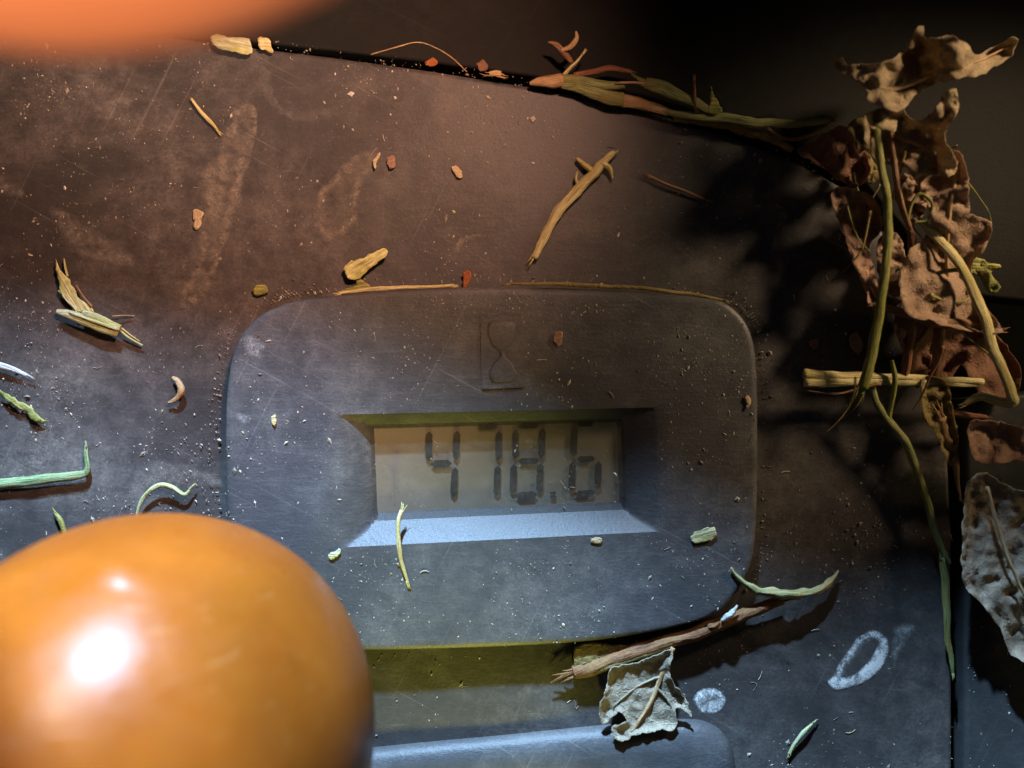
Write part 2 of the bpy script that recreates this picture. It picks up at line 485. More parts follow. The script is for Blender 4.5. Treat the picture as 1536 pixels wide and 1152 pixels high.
M_pinkleaf = leafmat('pinkish_dry_leaf', (.34, .20, .13), (.44, .28, .20), (.22, .12, .08))
M_bark = leafmat('yellowish_bark', (.20, .15, .05), (.34, .26, .10), (.12, .08, .03))
M_fleck = leafmat('orange_fleck', (.34, .10, .03), (.42, .16, .06), (.20, .06, .02))
M_husk = leafmat('pale_husk', (.55, .42, .25), (.70, .56, .36), (.40, .28, .15))
M_chalk = leafmat('chalky_white', (.62, .62, .58), (.80, .80, .76), (.40, .40, .38))

# dried dirt films: thin, patchy, heavier along their rim
def film(name, col, gain=1.0, s1=1.1):
    m, nt, bs = mat(name)
    v = coords(nt)
    at = nd(nt, 'ShaderNodeAttribute', attribute_name='cover')
    f = mathn(nt, 'MULTIPLY', ramp(nt, ntex(nt, v, s1, 5, .75), [(.38, g(.1)), (.68, g(1))]), ramp(nt, ntex(nt, v, 5.0, 3, .7), [(.35, g(.25)), (.65, g(1))]))
    f = mathn(nt, 'MULTIPLY', mathn(nt, 'MULTIPLY', f, at.outputs['Fac']), gain)
    tr = nd(nt, 'ShaderNodeBsdfTransparent'); mx = nd(nt, 'ShaderNodeMixShader')
    bs.inputs[0].default_value = col + (1,); bs.inputs['Roughness'].default_value = .9
    f = mathn(nt, 'MINIMUM', f, 1.0)
    lk(nt, f, mx.inputs[0]); lk(nt, tr.outputs[0], mx.inputs[1]); lk(nt, bs.outputs[0], mx.inputs[2])
    lk(nt, mx.outputs[0], nt.nodes['Material Output'].inputs[0])
    return m
M_mud = film('dried_mud_film', (.33, .275, .215), 1.3, .9)
M_dustfilm = film('grey_dust_film', (.36, .32, .27), 1.2, .7)
M_chalkfilm = film('chalky_film', (.68, .68, .66), 1.9, .9)

def stain(name, poly, m, z=0.06, rim=.6, core=.4, rimw=14, fade=9, step=8, parent=None, wob=5):
    poly = cat_closed(poly, 4)
    poly = [(x + wob * noise.noise(Vector((x * .06, y * .06, 3))), y + wob * noise.noise(Vector((x * .06, y * .06, 8)))) for x, y in poly]
    pts, faces, b = sheet_data(poly, step)
    V, cv = [], []
    for x, y in pts:
        d = edge_dist(x, y, b)
        V.append(P(x, y, z + .07 * min(1, d / 12)))
        r = math.exp(-((d - fade) / rimw) ** 2)
        cv.append(min(1, d / fade) * (core + (rim - core) * r + .1 * noise.noise(Vector((x * .03, y * .03, 1)))))
    return mesh_obj(name, V, faces, m, parent, attr={'cover': cv})

# ================================================================== the large pieces
# underbody below all gaps
V = [(-160, -130, -12), (160, -130, -12), (160, 150, -12), (-160, 150, -12), (-160, -130, -16), (160, -130, -16), (160, 150, -16), (-160, 150, -16)]
F = [(0, 1, 2, 3), (7, 6, 5, 4), (0, 4, 5, 1), (1, 5, 6, 2), (2, 6, 7, 3), (3, 7, 4, 0)]
ub = mesh_obj('mower_underbody', V, F, M_under, smooth=False)
tag(ub, 'dark grimy mower body under the gaps around the panel', 'mower body', kind='structure')

dash = empty('dashboard_panel', 'dusty dark plastic dashboard panel littered with grass clippings', 'dashboard', (0, 0, 0))
edge = [(-260, 30), (60, 38), (240, 52), (380, 70), (500, 84), (640, 104), (800, 129), (950, 158), (1100, 205), (1200, 243), (1280, 288),
        (1345, 372), (1396, 500), (1422, 640), (1429, 800), (1429, 1250), (-260, 1250)]
panel = slab('panel', edge, M_panel, dash, 0.0, step=34, rnd=9, depth=3.0, und=.22, seed=2)
bar = slab('raised_rib', cat_closed([(380, 1150), (560, 1131), (700, 1117), (900, 1098), (1020, 1088), (1070, 1094), (1100, 1122), (1110, 1170), (1112, 1250), (1090, 1290), (1000, 1300), (500, 1300), (390, 1270), (372, 1200)], 5),
           M_bezel, dash, 1.7, step=14, rnd=44, depth=.5, prof=1.65)

cowl = empty('rear_cowl', 'plain dark cowl beyond the long curved seam of the panel', 'cowl', P(900, 20, -2))
ce = [(-300, 14), (60, 22), (240, 38), (380, 56), (500, 69), (640, 88), (800, 112), (950, 140), (1100, 186), (1200, 222), (1290, 270), (1360, 350),
      (1420, 440), (1700, 470), (1900, -500), (-300, -500)]
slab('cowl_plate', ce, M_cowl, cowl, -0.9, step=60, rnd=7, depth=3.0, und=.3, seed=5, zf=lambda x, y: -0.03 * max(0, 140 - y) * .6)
# unseen wall added to shade the far half of the panel from the cool lamp
cr = [(-140, 44), (-60, 45), (-42, 45.5), (-20, 48), (-8, 51.2), (3, 54.2), (12, 54.6), (24, 55.2), (40, 57), (140, 64)]
cr = cat_open(cr, 6)
V, F = [], []
for x, zt in cr:
    for (yy, zz) in ((86, -4), (88, zt * .5), (89, zt - 1.5), (90, zt), (92, zt - 1), (94, zt * .5), (95, -4)): V.append((x, yy, zz))
for i in range(len(cr) - 1):
    for k in range(6):
        q = i * 7 + k; F.append((q, q + 1, q + 8, q + 7))
mesh_obj('shade_wall', V, F, M_cowl, cowl)
side = empty('side_cover', 'bluish dark side cover at the far side of the narrow vertical gap', 'cover', P(1500, 1000, 0))
slab('cover_plate', [(1449, 600), (1800, 560), (1800, 1260), (1447, 1260)], M_side, side, -0.2, step=40, rnd=8, depth=3.0, und=.2, seed=8)

# ================================================================== hour meter
BH = 2.5                                              # bezel height above the panel
DEP = 2.38
meter = empty('hour_meter', 'dark hour meter with recessed display reading 478.6', 'hour meter', P(745, 700, 0))
out_ctrl = [(470, 447), (560, 437), (700, 430), (830, 433), (960, 439), (1060, 447), (1095, 458), (1121, 486), (1133, 525), (1137, 600), (1137, 700), (1135, 790),
            (1128, 845), (1103, 893), (1060, 928), (960, 952), (860, 965), (700, 973), (540, 976), (430, 970), (380, 945), (352, 900), (342, 840), (338, 750), (337, 650), (340, 580), (352, 520), (383, 478), (425, 456)]
OUT = cat_closed(out_ctrl, 8)
q00, q10, q11, q01 = (506, 622), (986, 611), (992, 797), (514, 821)
NX, NY = 96, 48
def quad(u, v):
    return tuple((q00[i] * (1 - u) + q10[i] * u) * (1 - v) + (q01[i] * (1 - u) + q11[i] * u) * v for i in range(2))
V, F = [], []
LPX, RPX, TPX, BPX = 50, 56, 24, 46
def ease(t): return t * t * (3 - 2 * t)
for j in range(NY + 1):
    v = j / NY
    for i in range(NX + 1):
        u = i / NX
        x, y = quad(u, v)
        W, Hh = 480.0, 192.0
        sl = min(1, u * W / LPX); sr = min(1, (1 - u) * W / RPX)
        dl = .5 * sl + .5 * (1 - math.sqrt(max(0, 1 - sl * sl))); dr = .5 * sr + .5 * (1 - math.sqrt(max(0, 1 - sr * sr)))
        dt = min(1, v * Hh / TPX); db = min(1, (1 - v) * Hh / BPX)
        dd = DEP * min(dl, dr, dt, db)
        V.append(P(x, y, BH) + Vector((0, 0, -dd)))
for j in range(NY):
    for i in range(NX):
        a = j * (NX + 1) + i
        F.append((a, a + NX + 1, a + NX + 2, a + 1))
loop = [i for i in range(NX)] + [j * (NX + 1) + NX for j in range(NY)] + [NY * (NX + 1) + i for i in range(NX, 0, -1)] + [j * (NX + 1) for j in range(NY, 0, -1)]
cx, cy = 742, 705
angs = sorted((math.atan2(y - cy, x - cx), x, y) for x, y in OUT)
def out_at(a):
    n = len(angs)
    for k in range(n):
        a0, x0, y0 = angs[k - 1]; a1, x1, y1 = angs[k]
        if k == 0:
            a0 -= 2 * math.pi
            if not (a0 <= a <= a1):
                if a > angs[-1][0]:
                    a0, x0, y0 = angs[-1]; a1, x1, y1 = angs[0][0] + 2 * math.pi, angs[0][1], angs[0][2]
                    t = (a - a0) / (a1 - a0); return x0 + (x1 - x0) * t, y0 + (y1 - y0) * t
                continue
        if a0 <= a <= a1:
            t = (a - a0) / max(1e-9, a1 - a0); return x0 + (x1 - x0) * t, y0 + (y1 - y0) * t
rim = [quad((i % (NX + 1)) / NX, (i // (NX + 1)) / NY) for i in loop]
outp = [out_at(math.atan2(y - cy, x - cx)) for x, y in rim]
prev = loop
rings = [(t, 0, 0) for t in (.15, .35, .55, .75, .9, .97)] + [(1, 0, 0), (1, 4, .05), (1, 7, .18), (1, 9, .4), (1, 9.5, .7), (1, 10, 2.4)]
for (t, grow, drop) in rings:
    cur = []
    for (x0, y0), (x1, y1) in zip(rim, outp):
        d = Vector((x1 - cx, y1 - cy)).normalized() * (grow - 9)
        x = x0 + (x1 + d.x - x0) * t; y = y0 + (y1 + d.y - y0) * t
        cur.append(len(V)); V.append(P(x, y, BH) + Vector((0, 0, -drop)))
    n = len(loop)
    for k in range(n):
        k2 = (k + 1) % n
        F.append((prev[k], prev[k2], cur[k2], cur[k]))
    prev = cur
bz = mesh_obj('bezel', V, F, M_bezel, meter, sharp=24)

# display backing, digits, window
def prism(polys, z0, z1):
    V, F, UV = [], [], []
    for p in polys:
        n = len(p); b = len(V)
        for z in (z0, z1):
            for x, y in p: V.append(P(x, y, z)); UV.append((0, 0))
        ar = sum(p[i - 1][0] * p[i][1] - p[i][0] * p[i - 1][1] for i in range(n))
        top = list(range(b + n, b + 2 * n))
        F.append(tuple(top[::-1]) if ar > 0 else tuple(top))
        for i in range(n):
            j = (i + 1) % n
            F.append((b + i, b + j, b + n + j, b + n + i) if ar < 0 else (b + j, b + i, b + n + i, b + n + j))
    return V, F
zb = BH - DEP
Vp, Fp = prism([[(548, 630), (944, 620), (944, 780), (552, 788)]], zb + .02, zb + .12)
disp = mesh_obj('display', Vp, Fp, M_lcd, meter, smooth=False)
def seg(ax, ay, bx, by, wd=9):
    d = Vector((bx - ax, by - ay)).normalized(); n = Vector((-d.y, d.x)); h = wd * .5
    a = Vector((ax, ay)); b = Vector((bx, by))
    return [tuple(q) for q in (a, a + d * h + n * h, b - d * h + n * h, b, b - d * h - n * h, a + d * h - n * h)]
def segv(ax, ay, bx, by): return seg(ax, ay, bx, by, 10)
digits = {
    'four': [segv(644, 647, 643, 692), segv(686, 646, 684, 690), seg(646, 696, 678, 695, 11), segv(683, 701, 680, 745)],
    'seven': [seg(716, 641, 746, 640), segv(749, 646, 748, 690), segv(747, 698, 745, 743)],
    'eight': [seg(777, 639, 809, 638), segv(774, 645, 773, 688), segv(814, 643, 812, 687), seg(777, 692, 809, 691), segv(771, 696, 769, 740), segv(811, 695, 809, 739), seg(773, 744, 806, 742, 11)],
    'six': [seg(865, 636, 891, 635), segv(862, 642, 860, 685), seg(865, 689, 893, 688), segv(859, 693, 857, 737), segv(898, 692, 896, 735), seg(861, 741, 893, 739)],
    'decimal_point': [[(825, 738), (834, 737), (834, 746), (825, 747)]],
}
for nm, ps in digits.items():
    ps = [[(x, y) for x, y in p] for p in ps]
    V, F = prism(ps, zb + .42, zb + .46)
    o = mesh_obj('digit' if nm != 'decimal_point' else nm, V, F, M_seg, disp, smooth=False)
    o.parent = disp
    if nm != 'decimal_point': o['label'] = 'grey seven-segment digit ' + nm
V, F = prism([[(540, 622), (955, 612), (955, 788), (544, 796)]], zb + .62, zb + .70)
mesh_obj('window', V, F, M_lens, meter, smooth=False)

# hourglass emblem
def pl(ps, z0, z1, name, parent, m, rnd=0):
    V, F = prism(ps, z0, z1)
    return mesh_obj(name, V, F, m, parent, smooth=False)
icon = slab('hourglass_emblem', [(720, 473), (783, 471), (786, 581), (723, 584)], M_bezel, meter, BH + .20, step=14, rnd=0, depth=.3)
hg = [(731, 482), (774, 481), (774, 500), (768, 517), (757, 527), (757, 533), (768, 544), (774, 556), (776, 573), (733, 575), (734, 558), (740, 545), (749, 535), (749, 528), (738, 519), (731, 502)]
slab('hourglass', hg, M_bezel, icon, BH + .34, step=9, rnd=3, depth=.3).parent = icon

# ================================================================== orange knobs
def knob(name, label, c, r, sq=(1, 1, 1), stem=None, mark=None, mats=M_orange):
    root = empty(name, label, 'knob', (c[0], c[1], 0))
    V, F = [], []
    NU, NV = 96, 64
    for j in range(NV + 1):
        th = math.pi * j / NV
        for i in range(NU):
            ph = 2 * math.pi * i / NU
            n = Vector((math.sin(th) * math.cos(ph), math.sin(th) * math.sin(ph), math.cos(th)))
            rr = r
            if mark:
                for (mx_, my_, mz_, amp, wx, wy) in mark:
                    e = Vector((mx_, my_, mz_)).normalized()
                    t1 = Vector((e.y, -e.x, 0)).normalized(); t2 = e.cross(t1)
                    a = n.dot(t1) / wx; b_ = n.dot(t2) / wy
                    if n.dot(e) > 0: rr += amp * math.exp(-(a * a + b_ * b_))
            V.append(Vector(c) + Vector((n.x * sq[0], n.y * sq[1], n.z * sq[2])) * rr)
    for j in range(NV):
        for i in range(NU):
            a = j * NU + i; b = j * NU + (i + 1) % NU
            F.append((a, a + NU, b + NU, b))
    mesh_obj('grip', V, F, mats, root)
    if stem:
        V, F = [], []
        p0, p1, rs = stem
        for k, (p, q) in enumerate(((p0, rs * 1.25), (p0 * .7 + p1 * .3, rs), (p1, rs))):
            for i in range(20):
                a = 2 * math.pi * i / 20; V.append(p + Vector((math.cos(a) * q, math.sin(a) * q, 0)))
        for k in range(2):
            for i in range(20):
                F.append((k * 20 + i, k * 20 + (i + 1) % 20, k * 20 + 20 + (i + 1) % 20, k * 20 + 20 + i))
        mesh_obj('lever', V, F, M_metal, root)
    return root
kc = Vector((-28.42, -27.76, 25.5))
knob('lever_knob', 'large round orange knob with bright highlights beside the hour meter', kc, 17.5, (1, 1, 1.18),
     (Vector((kc.x, kc.y, -2)), Vector((kc.x, kc.y, 14)), 3.5), mark=[(-.12, .86, .50, -.75, .10, .05), (.13, .88, .47, .60, .10, .04), (.75, .55, .4, .18, .06, .04)])
k2 = Vector((-13.6, 27.2, 66.0))
knob('lever_knob', 'blurred orange knob jutting in over the far edge of the panel', k2, 17.1, (1, 1, .42),
     (Vector((k2.x - 90, k2.y + 50, -10)), Vector((k2.x - 9, k2.y + 4, 66)), 3), mats=M_salmon)

# ================================================================== dirt films on the panel (parts of it) and on the meter
stain('mud_stain', [(352, 160), (372, 152), (390, 165), (390, 200), (370, 260), (355, 320), (340, 370), (318, 430), (295, 462), (268, 462), (270, 435), (292, 390), (300, 330), (318, 260), (338, 190)], M_mud, rim=.75, core=.22, rimw=9, fade=7, parent=dash)
stain('mud_stain', [(305, 250), (338, 235), (345, 250), (332, 330), (310, 330), (300, 300)], M_mud, z=.14, rim=.5, core=.6, rimw=8, parent=dash)
stain('mud_stain', [(480, 280), (500, 262), (525, 235), (556, 225), (565, 245), (548, 275), (538, 305), (535, 335), (510, 358), (480, 360), (472, 330), (472, 300)], M_mud, rim=.7, core=.18, rimw=7, fade=6, parent=dash)
stain('mud_stain', [(72, 310), (95, 312), (130, 335), (170, 362), (205, 385), (200, 405), (160, 398), (110, 380), (88, 350)], M_dustfilm, rim=.5, core=.7, parent=dash)
stain('mud_stain', [(-30, 250), (10, 262), (40, 285), (30, 300), (-10, 285), (-40, 270)], M_dustfilm, rim=.5, core=.7, parent=dash)
stain('mud_stain', [(682, 372), (688, 358), (705, 350), (725, 350), (742, 360), (728, 358), (708, 358), (694, 368), (688, 380)], M_mud, rim=1, core=1, rimw=5, fade=3, step=5, parent=dash, wob=2)
stain('mud_stain', [(1150, 250), (1168, 240), (1180, 300), (1190, 360), (1180, 420), (1160, 420), (1150, 360), (1145, 300)], M_mud, rim=.5, core=.5, parent=dash)
stain('mud_stain', [(1085, 930), (1105, 935), (1150, 965), (1195, 990), (1200, 1006), (1170, 1000), (1125, 978), (1090, 955)], film('dark_smear_film', (.02, .018, .016), 1.2), rim=.8, core=.8, parent=dash)
stain('mud_stain', [(0, 640), (60, 600), (140, 640), (180, 720), (120, 770), (40, 760), (-40, 720)], M_dustfilm, rim=.25, core=.45, fade=30, rimw=20, step=12, parent=dash)
stain('mud_stain', [(30, 520), (110, 500), (170, 540), (150, 600), (80, 610), (20, 580)], M_dustfilm, rim=.25, core=.4, fade=25, rimw=20, step=12, parent=dash)
stain('mud_stain', [(205, 700), (260, 690), (330, 715), (338, 735), (290, 728), (230, 735), (205, 760), (190, 745)], M_dustfilm, rim=.3, core=.5, parent=dash)
stain('mud_stain', [(395, 95), (410, 110), (415, 140), (440, 165), (495, 160), (500, 180), (440, 185), (405, 165), (385, 120)], M_dustfilm, rim=.3, core=.5, parent=dash)
stain('mud_stain', [(1340, 940), (1368, 935), (1372, 950), (1350, 980), (1338, 1020), (1330, 1020), (1335, 975)], M_chalkfilm, rim=.35, core=.4, fade=10, parent=dash)
stain('dust_smear', [(365, 505), (388, 508), (402, 525), (390, 540), (370, 530)], M_chalkfilm, z=BH + .03, rim=.4, core=.6, parent=meter)
stain('dust_smear', [(352, 620), (372, 622), (376, 636), (360, 634)], M_chalkfilm, z=BH + .03, rim=.4, core=.4, parent=meter)

# chalky droppings
o = stain('dried_dropping', [(1240, 1022), (1250, 1012), (1265, 985), (1285, 958), (1305, 946), (1325, 950), (1334, 970), (1325, 1000), (1300, 1022), (1270, 1032), (1248, 1032)], M_chalkfilm, z=.08, rim=1.25, core=.0, rimw=6.5, fade=3, step=5, wob=3)
stain('smear', [(1241, 1020), (1252, 1015), (1275, 1014), (1300, 995), (1318, 965), (1326, 955), (1333, 972), (1322, 1002), (1298, 1024), (1268, 1033), (1246, 1033)], film('thick_chalky_film', (.66, .65, .62), 3.6, .7), z=.16, rim=.9, core=1.1, rimw=7, fade=4, step=5, wob=2, parent=o)
tag(o, 'white ring shaped dried dropping on the bluish panel near the vertical gap', 'dropping')
o = stain('dried_dropping', [(1040, 1050), (1048, 1036), (1066, 1031), (1084, 1038), (1088, 1052), (1078, 1068), (1058, 1070), (1044, 1062)], M_chalkfilm, z=.08, rim=1.15, core=.45, rimw=7, fade=3, step=5, wob=2)
tag(o, 'small round white dried dropping beside the grey leaf', 'dropping')

# ================================================================== leaves
def L(name, label, cat, poly, m, **kw):
    grp = kw.pop('group', None)
    rib_ = kw.pop('rib', None)
    if name == 'dry_leaf': kw.setdefault('crease', .45); kw.setdefault('edge', .8)
    o = leaf(name, poly, m, **kw); tag(o, label, cat, grp)
    if rib_:
        me = o.data; q = []
        for (x, y, r) in rib_:                       # the rib follows the blade under it
            best = min(me.vertices, key=lambda v: (P(x, y, (v.co.z + o.location.z) / MM).xy - ((v.co + o.location) / MM).xy).length)
            q.append((x, y, (best.co.z + o.location.z) / MM + .12, r))
        V, F, UV = tube_data(q, ring=7, n=4, jit=.2)
        mesh_obj('midrib', V, F, M_tip, o, UV)
    return o
def T(name, label, cat, pts, m, **kw):
    grp = kw.pop('group', None)
    if name in ('straw', 'stalk', 'grass_stalk', 'grass_clipping', 'rootlet'): kw.setdefault('fray', 5)
    o = tube(name, pts, m, **kw); tag(o, label, cat, grp); return o

gl = empty('dry_leaf', 'pale grey torn leaf hanging from the brown twig', 'leaf', P(965, 1045, 1))
leaf('blade', [(912, 1012), (925, 1000), (960, 992), (990, 980), (1008, 974), (1004, 1008), (1012, 1028), (1025, 1042), (1033, 1060), (1039, 1080), (1027, 1064), (1013, 1063), (1016, 1085), (1008, 1096), (995, 1094), (985, 1098), (950, 1103), (941, 1110), (930, 1113), (920, 1100), (921, 1089), (941, 1082), (926, 1069), (904, 1088), (901, 1062), (908, 1035)],
     M_greyleaf, z=1.0, curl=.55, step=5, parent=gl, seed=3, freq=.03, edge=.7, zc=[(1000, 985, 1.3), (960, 1040, .6), (930, 1105, .5), (1035, 1075, .1), (905, 1080, .1)], smooth_n=3)
tube('midrib', [(1010, 972, 2.0, 4), (1000, 992, 2.0, 4), (985, 1032, 1.85, 3.6), (965, 1072, 1.75, 3.2), (947, 1098, 1.7, 2.4)], M_tip, gl, rough=.4, flat=.7)
tube('vein', [(985, 1032, 1.9, 2), (1003, 1052, 1.75, 1.7), (1012, 1075, 1.5, 1.2)], M_greyleaf, gl)
tube('vein', [(990, 1015, 1.9, 2), (955, 1030, 1.8, 1.7), (920, 1060, 1.6, 1.2)], M_greyleaf, gl)

L('dry_leaf', 'curled tan leaf topmost of the clump over the dark corner', 'leaf',
  [(1248, 92), (1262, 88), (1275, 98), (1310, 94), (1336, 90), (1358, 72), (1374, 44), (1384, 40), (1390, 58), (1420, 52), (1448, 64), (1462, 82), (1490, 72), (1512, 58), (1526, 58), (1518, 84), (1490, 102), (1470, 112), (1430, 120), (1392, 130), (1368, 150), (1346, 168), (1322, 160), (1302, 152), (1300, 136), (1284, 120), (1262, 108)],
  M_tanleaf, rib=[(1256, 98, 2), (1300, 125, 3), (1340, 135, 3), (1400, 112, 2.5), (1460, 95, 2), (1515, 68, 1.2)], z=9, curl=4.4, step=8, seed=11, zc=[(1260, 95, -2), (1330, 130, 1), (1385, 95, -5), (1425, 80, 3), (1500, 80, -2)], freq=.022)
L('dry_leaf', 'grey brown crumpled leaf under the topmost tan leaf', 'leaf',
  [(1296, 176), (1318, 164), (1346, 158), (1372, 182), (1398, 168), (1418, 138), (1434, 136), (1437, 165), (1420, 192), (1420, 215), (1434, 236), (1430, 262), (1395, 262), (1350, 250), (1318, 244), (1300, 216)],
  M_tanleaf, rib=[(1304, 190, 2), (1345, 205, 2.5), (1390, 225, 2.5), (1425, 250, 1.5)], z=8, curl=3.4, step=8, seed=12, zc=[(1300, 190, 1), (1350, 220, -2), (1425, 150, 3), (1420, 250, 0)], freq=.028)
L('dry_leaf', 'long reddish brown leaf hanging down behind the yellow stalk', 'leaf',
  [(1352, 230), (1400, 236), (1438, 228), (1452, 262), (1455, 318), (1488, 335), (1478, 372), (1458, 400), (1472, 450), (1505, 498), (1440, 494), (1400, 482), (1362, 472), (1348, 420), (1362, 380), (1392, 350), (1390, 300), (1366, 262)],
  M_brownleaf, rib=[(1440, 240, 2), (1425, 320, 3), (1420, 400, 3), (1432, 480, 2)], z=6, curl=3.2, step=9, seed=13, zc=[(1360, 240, 1), (1440, 300, 1.5), (1460, 400, -2), (1380, 460, 0), (1490, 490, -1)], freq=.02)
L('dry_leaf', 'narrow pinkish brown folded leaf along the panel corner', 'leaf',
  [(1246, 292), (1262, 280), (1286, 284), (1312, 300), (1324, 330), (1318, 352), (1304, 372), (1312, 405), (1322, 438), (1352, 452), (1330, 464), (1308, 462), (1298, 438), (1286, 408), (1276, 385), (1266, 352), (1254, 325)],
  M_pinkleaf, rib=[(1262, 290, 2), (1284, 350, 2.5), (1300, 410, 2), (1318, 455, 1.5)], z=4, curl=2.2, step=7, seed=14, zc=[(1255, 300, .8), (1300, 340, -2), (1285, 400, 1), (1330, 455, 0)], freq=.04)
L('dry_leaf', 'rusty red leaf wedged at the end of the long seam', 'leaf',
  [(1195, 226), (1216, 212), (1246, 196), (1265, 188), (1278, 202), (1286, 230), (1298, 224), (1306, 250), (1300, 270), (1284, 280), (1264, 274), (1240, 256), (1215, 240)],
  M_redleaf, z=2.6, curl=1.2, step=7, seed=15, zc=[(1200, 225, -1), (1260, 230, 1.2), (1295, 260, 0)], freq=.035)
L('dry_leaf', 'dim dark brown leaf low in the gap behind the horizontal straw', 'leaf',
  [(1342, 474), (1400, 478), (1480, 494), (1510, 520), (1532, 560), (1516, 600), (1468, 590), (1442, 548), (1420, 578), (1400, 548), (1375, 584), (1356, 530)],
  M_redleaf, z=3, curl=2.2, step=10, seed=16, zc=[(1350, 480, 2), (1500, 560, -2), (1400, 560, -3)], freq=.025)
L('dry_leaf', 'ragged brown leaf scrap pointing down beside the green stem', 'leaf',
  [(1386, 566), (1420, 574), (1430, 620), (1438, 650), (1430, 700), (1418, 690), (1408, 660), (1396, 640), (1384, 622)],
  M_bark, z=3, curl=1.6, step=7, seed=17, freq=.04)
L('dry_leaf', 'flat brown leaf lying over the gap above the large pale leaf', 'leaf',
  [(1452, 640), (1480, 628), (1530, 640), (1600, 640), (1600, 690), (1540, 690), (1500, 694), (1462, 690)],
  M_pinkleaf, z=4, curl=1.8, step=9, seed=18, freq=.03)
bl = empty('dry_leaf', 'large pale brown leaf at the picture edge across the vertical gap', 'leaf', P(1500, 850, 1))
leaf('blade', [(1446, 770), (1450, 728), (1474, 708), (1500, 722), (1545, 740), (1640, 760), (1650, 1010), (1560, 998), (1524, 988), (1510, 968), (1500, 945), (1476, 908), (1448, 882), (1442, 830)],
     leafmat('mottled_pale_leaf', (.34, .26, .18), (.46, .37, .27), (.22, .16, .10), .5), z=2.6, curl=1.1, step=8, parent=bl, seed=19, freq=.03, edge=1.2, zc=[(1450, 760, 1), (1480, 720, 2), (1460, 860, 1), (1530, 970, -.6), (1560, 850, 1)])
tube('vein', [(1480, 730, 5.6, 3), (1500, 800, 5.2, 3), (1530, 880, 4.8, 2.5), (1580, 960, 4.2, 2)], M_tip, bl, rough=.3)
L('leaf_bit', 'dark crumpled scrap joining the red leaf to the clump', 'leaf scrap',
  [(1270, 190), (1296, 176), (1312, 200), (1306, 232), (1322, 262), (1302, 276), (1292, 250), (1284, 218)], M_bark, z=2.5, curl=1.5, step=7, seed=21, freq=.05)
L('leaf_bit', 'twisted brown scrap among the stalks under the grey brown leaf', 'leaf scrap',
  [(1350, 262), (1378, 268), (1392, 300), (1382, 330), (1360, 334), (1344, 300)], M_brownleaf, z=4, curl=2.4, step=7, seed=22, freq=.05)
L('leaf_bit', 'torn brown scrap under the long green stalk in the corner', 'leaf scrap',
  [(1318, 360), (1345, 350), (1360, 390), (1356, 440), (1332, 442), (1316, 410)], M_brownleaf, z=2, curl=1.8, step=7, seed=23, freq=.05)
L('leaf_bit', 'wispy leaf scrap at the dark far side of the clump', 'leaf scrap',
  [(1455, 385), (1480, 392), (1505, 400), (1485, 410), (1500, 430), (1482, 440), (1470, 415), (1450, 405)], M_olive, z=3, curl=1.5, step=6, seed=24, freq=.05)

# ================================================================== stalks in the clump
T('grass_stalk', 'long tan green stalk hanging down to the horizontal straw', 'stalk',
  [(1314, 190, 9, 5), (1322, 250, 9, 6), (1332, 310, 8.5, 7), (1330, 390, 8, 7), (1318, 470, 7, 8), (1306, 535, 6, 9), (1293, 582, 5.4, 8.5)], M_olive, flat=.7, thin=.82)
T('grass_stalk', 'bent yellow stalk with a sharp kink at its lower end', 'stalk',
  [(1383, 332, 7, 6), (1410, 360, 7, 8), (1440, 402, 7, 8.5), (1470, 465, 6.5, 9), (1492, 530, 6, 9), (1518, 588, 5.4, 9), (1522, 602, 5.2, 8), (1500, 602, 4.6, 8), (1470, 596, 4, 8), (1446, 608, 3.5, 4)], M_straw, flat=.5, thin=.8)
a1 = tube_data([(1207, 562, 3.4, 7), (1260, 564, 3.4, 7), (1330, 566, 3.3, 5), (1400, 570, 3.2, 5.2), (1476, 573, 3.1, 4.5)], flat=.7)
a2 = tube_data([(1207, 574, 3.4, 7.5), (1260, 573, 3.4, 7), (1330, 573, 3.3, 5), (1400, 575, 3.2, 5), (1474, 577, 3.0, 3)], flat=.7, seed=2)
tag(mesh_obj('straw', *join(a1, a2)[:2], M_straw, None, join(a1, a2)[2]), 'horizontal split straw lying across the hanging stalks', 'straw')
st = empty('grass_sprig', 'forked green stem running down to the vertical gap', 'stem', P(1370, 680, 2))
tube('stalk', [(1308, 578, 3.6, 5), (1318, 612, 3.2, 6), (1345, 645, 3, 7), (1366, 678, 2.8, 7.5), (1382, 725, 2.4, 7), (1396, 780, 2.0, 7), (1415, 830, 1.6, 6), (1424, 846, 1.4, 4)], M_green, st, flat=.7, thin=.8)
tube('side_shoot', [(1333, 633, 3, 4), (1336, 605, 3.4, 4), (1342, 570, 4, 4), (1338, 540, 4.2, 3)], M_olive, st)
T('grass_clipping', 'slim green blade hanging in the vertical gap', 'grass blade',
  [(1412, 836, 1.6, 5), (1416, 880, 1.4, 7), (1420, 940, 1.2, 6), (1426, 985, 1.0, 4.5), (1430, 1016, .8, 2)], M_green, flat=.35)
T('stalk', 'reddish stalk in the middle of the leaf clump', 'stalk', [(1366, 330, 6.5, 5), (1366, 390, 6, 6), (1368, 450, 5, 6.5), (1366, 520, 4, 7), (1356, 570, 3, 6)], M_redbrown)
T('stalk', 'thin brown stalk slanting under the grey brown leaf', 'stalk', [(1336, 196, 8, 4), (1344, 250, 8, 4.5), (1352, 300, 7.5, 4.5), (1366, 345, 7, 4)], M_brownstalk)
T('stalk', 'thin looping olive tendril beside the bent yellow stalk', 'stalk', [(1362, 340, 7, 2.5), (1366, 310, 7.6, 2.5), (1380, 292, 8, 2.5), (1398, 305, 8, 2.5), (1392, 328, 7.6, 2), (1376, 334, 7.4, 2)], M_olive)
